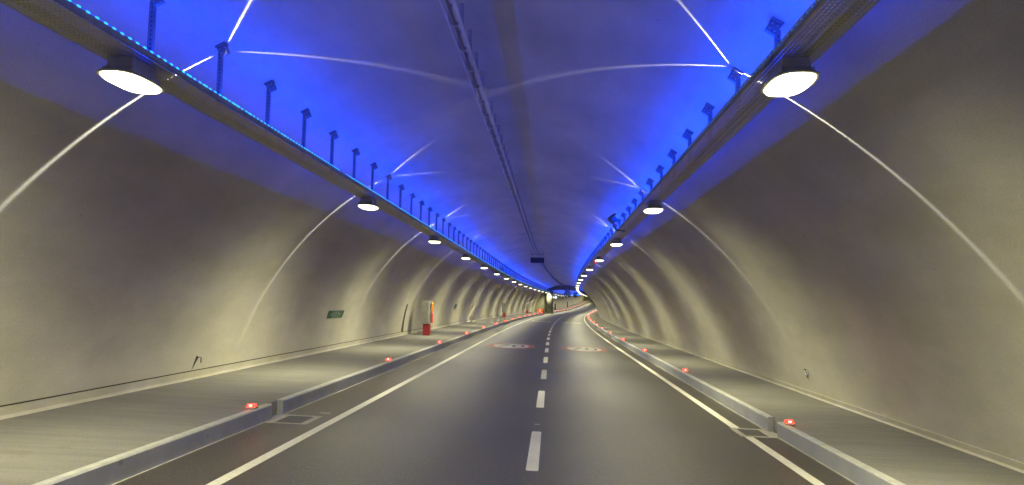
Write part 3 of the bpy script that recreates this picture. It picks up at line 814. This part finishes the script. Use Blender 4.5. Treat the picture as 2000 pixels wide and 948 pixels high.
# ------------------------------------------------------------------ arch, end wall and round column before the wider hall
def arch():
    S0, S1 = 155.0, 158.0
    def inner(x): return 5.12*max(0.0, 1-abs(x/6.42)**2.6)**.5
    N = 60; bm = bmesh.new(); rows = []
    for i in range(N+1):
        x = -6.3+12.6*i/N                                           # offset from the vault's middle
        hi = inner(x); th = math.atan2(hi-HC0, x); xo = RT*math.cos(th); ho = HC0+RT*math.sin(th)
        ro = RT+.15
        xo, ho = ro*math.cos(th), HC0+ro*math.sin(th)
        rows.append([bm.verts.new(P(s, acen(h)+xx, h)) for s, xx, h in ((S0, x, hi), (S0, xo, ho), (S1, x, hi), (S1, xo, ho))])
    for A, B in zip(rows, rows[1:]):
        bm.faces.new((A[0], A[1], B[1], B[0])); bm.faces.new((A[0], B[0], B[2], A[2])); bm.faces.new((A[2], B[2], B[3], A[3]))
    return from_bm('concrete_arch', bm, M['olive'])
o = arch(); tag(o, 'heavy drab concrete arch crossing the vault behind the round column', 'arch')
bm = bmesh.new()
hh = [i*4.75/12-.1 for i in range(13)]
for s in (155.02, 157.9):
    pts = [(-4.9, hh[-1])]+[(-4.9, -.1)]+[(wall_x(-1, h)-.1, h) for h in hh]
    bm.faces.new([bm.verts.new(P(s, a, h)) for a, h in pts])
bm.faces.new([bm.verts.new(P(s, -4.9, h)) for s, h in ((155.02, -.1), (157.9, -.1), (157.9, 4.65), (155.02, 4.65))])
o = from_bm('concrete_wall', bm, M['olive']); tag(o, 'plain concrete cross wall closing the wide pavement behind the orange chevron sign', 'wall')
t = empty('round_column', P(154.2, -4.18, 0)); tag(t, 'thick round concrete column carrying the arch at the end of the wide pavement', 'column')
bm = bmesh.new(); cyl(bm, (0, 0, -.05), (0, 0, 4.72), .68, n=40); o = from_bm('shaft', bm, M['olive'], t, smooth=False)
for p in o.data.polygons: p.use_smooth = abs(p.normal.z) < .5
bm = bmesh.new(); cyl(bm, (0, 0, -.05), (0, 0, .22), .86, .80, n=40); from_bm('column_foot', bm, M['mortar'], t)

t = empty('chevron_sign', P(143.5, -5.35, gz(-5.35)+KERB)); t.rotation_euler = (0, 0, head(143)); tag(t, 'orange board with a white chevron standing before the round column', 'chevron sign')
bm = bmesh.new(); box(bm, (0, 0, .45), (1.05, .06, .66), bev=.01); from_bm('board', bm, M['chevron_orange'], t)
bm = bmesh.new()
for sg in (-1, 1):
    bm.faces.new([bm.verts.new((x, -.034, .45+sg*z)) for x, z in ((-.16, .22), (-.04, .22), (.16, 0), (.04, 0))])
from_bm('chevron', bm, M['chevron_white'], t)
bm = bmesh.new(); box(bm, (-.35, .05, .07), (.05, .05, .14)); box(bm, (.35, .05, .07), (.05, .05, .14)); from_bm('stand', bm, M['dark_steel'], t)
t = empty('barrier_block', P(146, -4.95, gz(-4.9)+KERB)); tag(t, 'low dark block on the pavement between the chevron sign and the column', 'block')
bm = bmesh.new(); box(bm, (0, 0, .16), (.5, .6, .32), bev=.04); box(bm, (.12, 0, .42), (.2, .3, .22), bev=.04); from_bm('block_body', bm, M['iron'], t)

t = empty('lit_sign', P(170, -4.30, CAMH+1.5)); t.rotation_euler = (0, 0, head(170)); tag(t, 'small white illuminated sign hanging just beyond the round column', 'lit sign')
bm = bmesh.new(); box(bm, (0, 0.04, 0), (1.2, .08, .5)); from_bm('case', bm, M['sign_case'], t)
bm = bmesh.new()
for x in (-.34, .34): box(bm, (x, -.006, 0), (.42, .01, .40))
box(bm, (0, -.006, 0), (.2, .01, .12)); from_bm('lit_panel', bm, M['lit_white'], t)
bm = bmesh.new()
for x in (-.4, .4): cyl(bm, (x, .04, .25), (x, .04, 1.45), .02, n=8)
from_bm('hanger', bm, M['dark_steel'], t)

def fan(s, a, H, r, label):
    t = empty('jet_fan', P(s, a, CAMH+H)); t.rotation_euler = (0, 0, head(s)); tag(t, label, 'jet fan', 'jet fans hanging beyond the arch')
    bm = bmesh.new(); N = 28
    rg = []
    for y, q in ((-1.6, r), (-1.6, r*.86), (-.5, r*.74), (1.5, r*.8), (1.5, r), (-1.6, r)):
        rg.append([bm.verts.new((q*math.cos(2*math.pi*i/N), y, q*math.sin(2*math.pi*i/N))) for i in range(N)])
    for A, B in zip(rg, rg[1:]):
        for i in range(N): bm.faces.new((A[i], A[(i+1) % N], B[(i+1) % N], B[i]))
    from_bm('casing', bm, M['fan'], t)
    bm = bmesh.new(); cyl(bm, (0, -1.0, 0), (0, -.5, 0), .05, r*.28, 16)
    for i in range(9):
        box(bm, Matrix.Rotation(i*2*math.pi/9, 3, 'Y') @ Vector((0, -.45, r*.5)), (.16, .03, r*.52), Matrix.Rotation(i*2*math.pi/9, 3, 'Y') @ Matrix.Rotation(R(35), 3, 'Z'))
    from_bm('impeller', bm, M['steel'], t)
    bm = bmesh.new()
    for x in (-.4, .4):
        for y in (-.8, .8): cyl(bm, (x, y, r*.85), (x, y, ceil_h(a)-CAMH-H-.02), .03, n=8)
    box(bm, (0, -.8, r+.12), (1.1, .06, .06)); box(bm, (0, .8, r+.12), (1.1, .06, .06)); from_bm('mounting', bm, M['dark_steel'], t)
fan(166, -1.15, 2.18, .66, 'larger dark round jet fan hanging just beyond the arch')
fan(197, -.9, 2.35, .60, 'smaller dark jet fan hanging further beyond the arch beside the lamp row')
for i, (s, a) in enumerate(((182, -.9), (186, .4))):
    t = empty('blue_lit_panel', P(s, a, CAMH+2.35)); tag(t, ['bright blue lit panel between the two jet fans, nearer the larger fan', 'bright blue lit panel between the two jet fans, nearer the smaller fan'][i], 'lit panel')
    bm = bmesh.new(); box(bm, (0, 0, 0), (1.0, .1, .22)); from_bm('panel', bm, M['lit_blue'], t)
    bm = bmesh.new(); box(bm, (0, .08, .55), (.06, .06, 1.2)); from_bm('hanger', bm, M['dark_steel'], t)

# ------------------------------------------------------------------ camera, world, render settings
cam = bpy.data.cameras.new('camera'); cam.sensor_width = 36.0; cam.lens = FPX/2000*36.0; cam.clip_end = 2000; cam.clip_start = .05
co = bpy.data.objects.new('camera', cam); C.objects.link(co)
co.matrix_world = Matrix.Translation((0, 0, CAMH)) @ CAM2W.to_4x4()
bpy.context.scene.camera = co
w = bpy.data.worlds.new('World'); bpy.context.scene.world = w; w.use_nodes = True
w.node_tree.nodes['Background'].inputs['Color'].default_value = (.01, .012, .02, 1); w.node_tree.nodes['Background'].inputs['Strength'].default_value = .05
sc = bpy.context.scene
sc.render.engine = 'CYCLES'
sc.view_settings.view_transform = 'Standard'; sc.view_settings.look = 'None'; sc.view_settings.exposure = 0; sc.view_settings.gamma = 1
cy = sc.cycles
cy.use_denoising = True
try: cy.denoiser = 'OPENIMAGEDENOISE'
except Exception: pass
cy.use_light_tree = True; cy.max_bounces = 7; cy.diffuse_bounces = 5; cy.glossy_bounces = 3; cy.transparent_max_bounces = 12
cy.caustics_reflective = False; cy.caustics_refractive = False; cy.sample_clamp_indirect = 6.0; cy.blur_glossy = .5
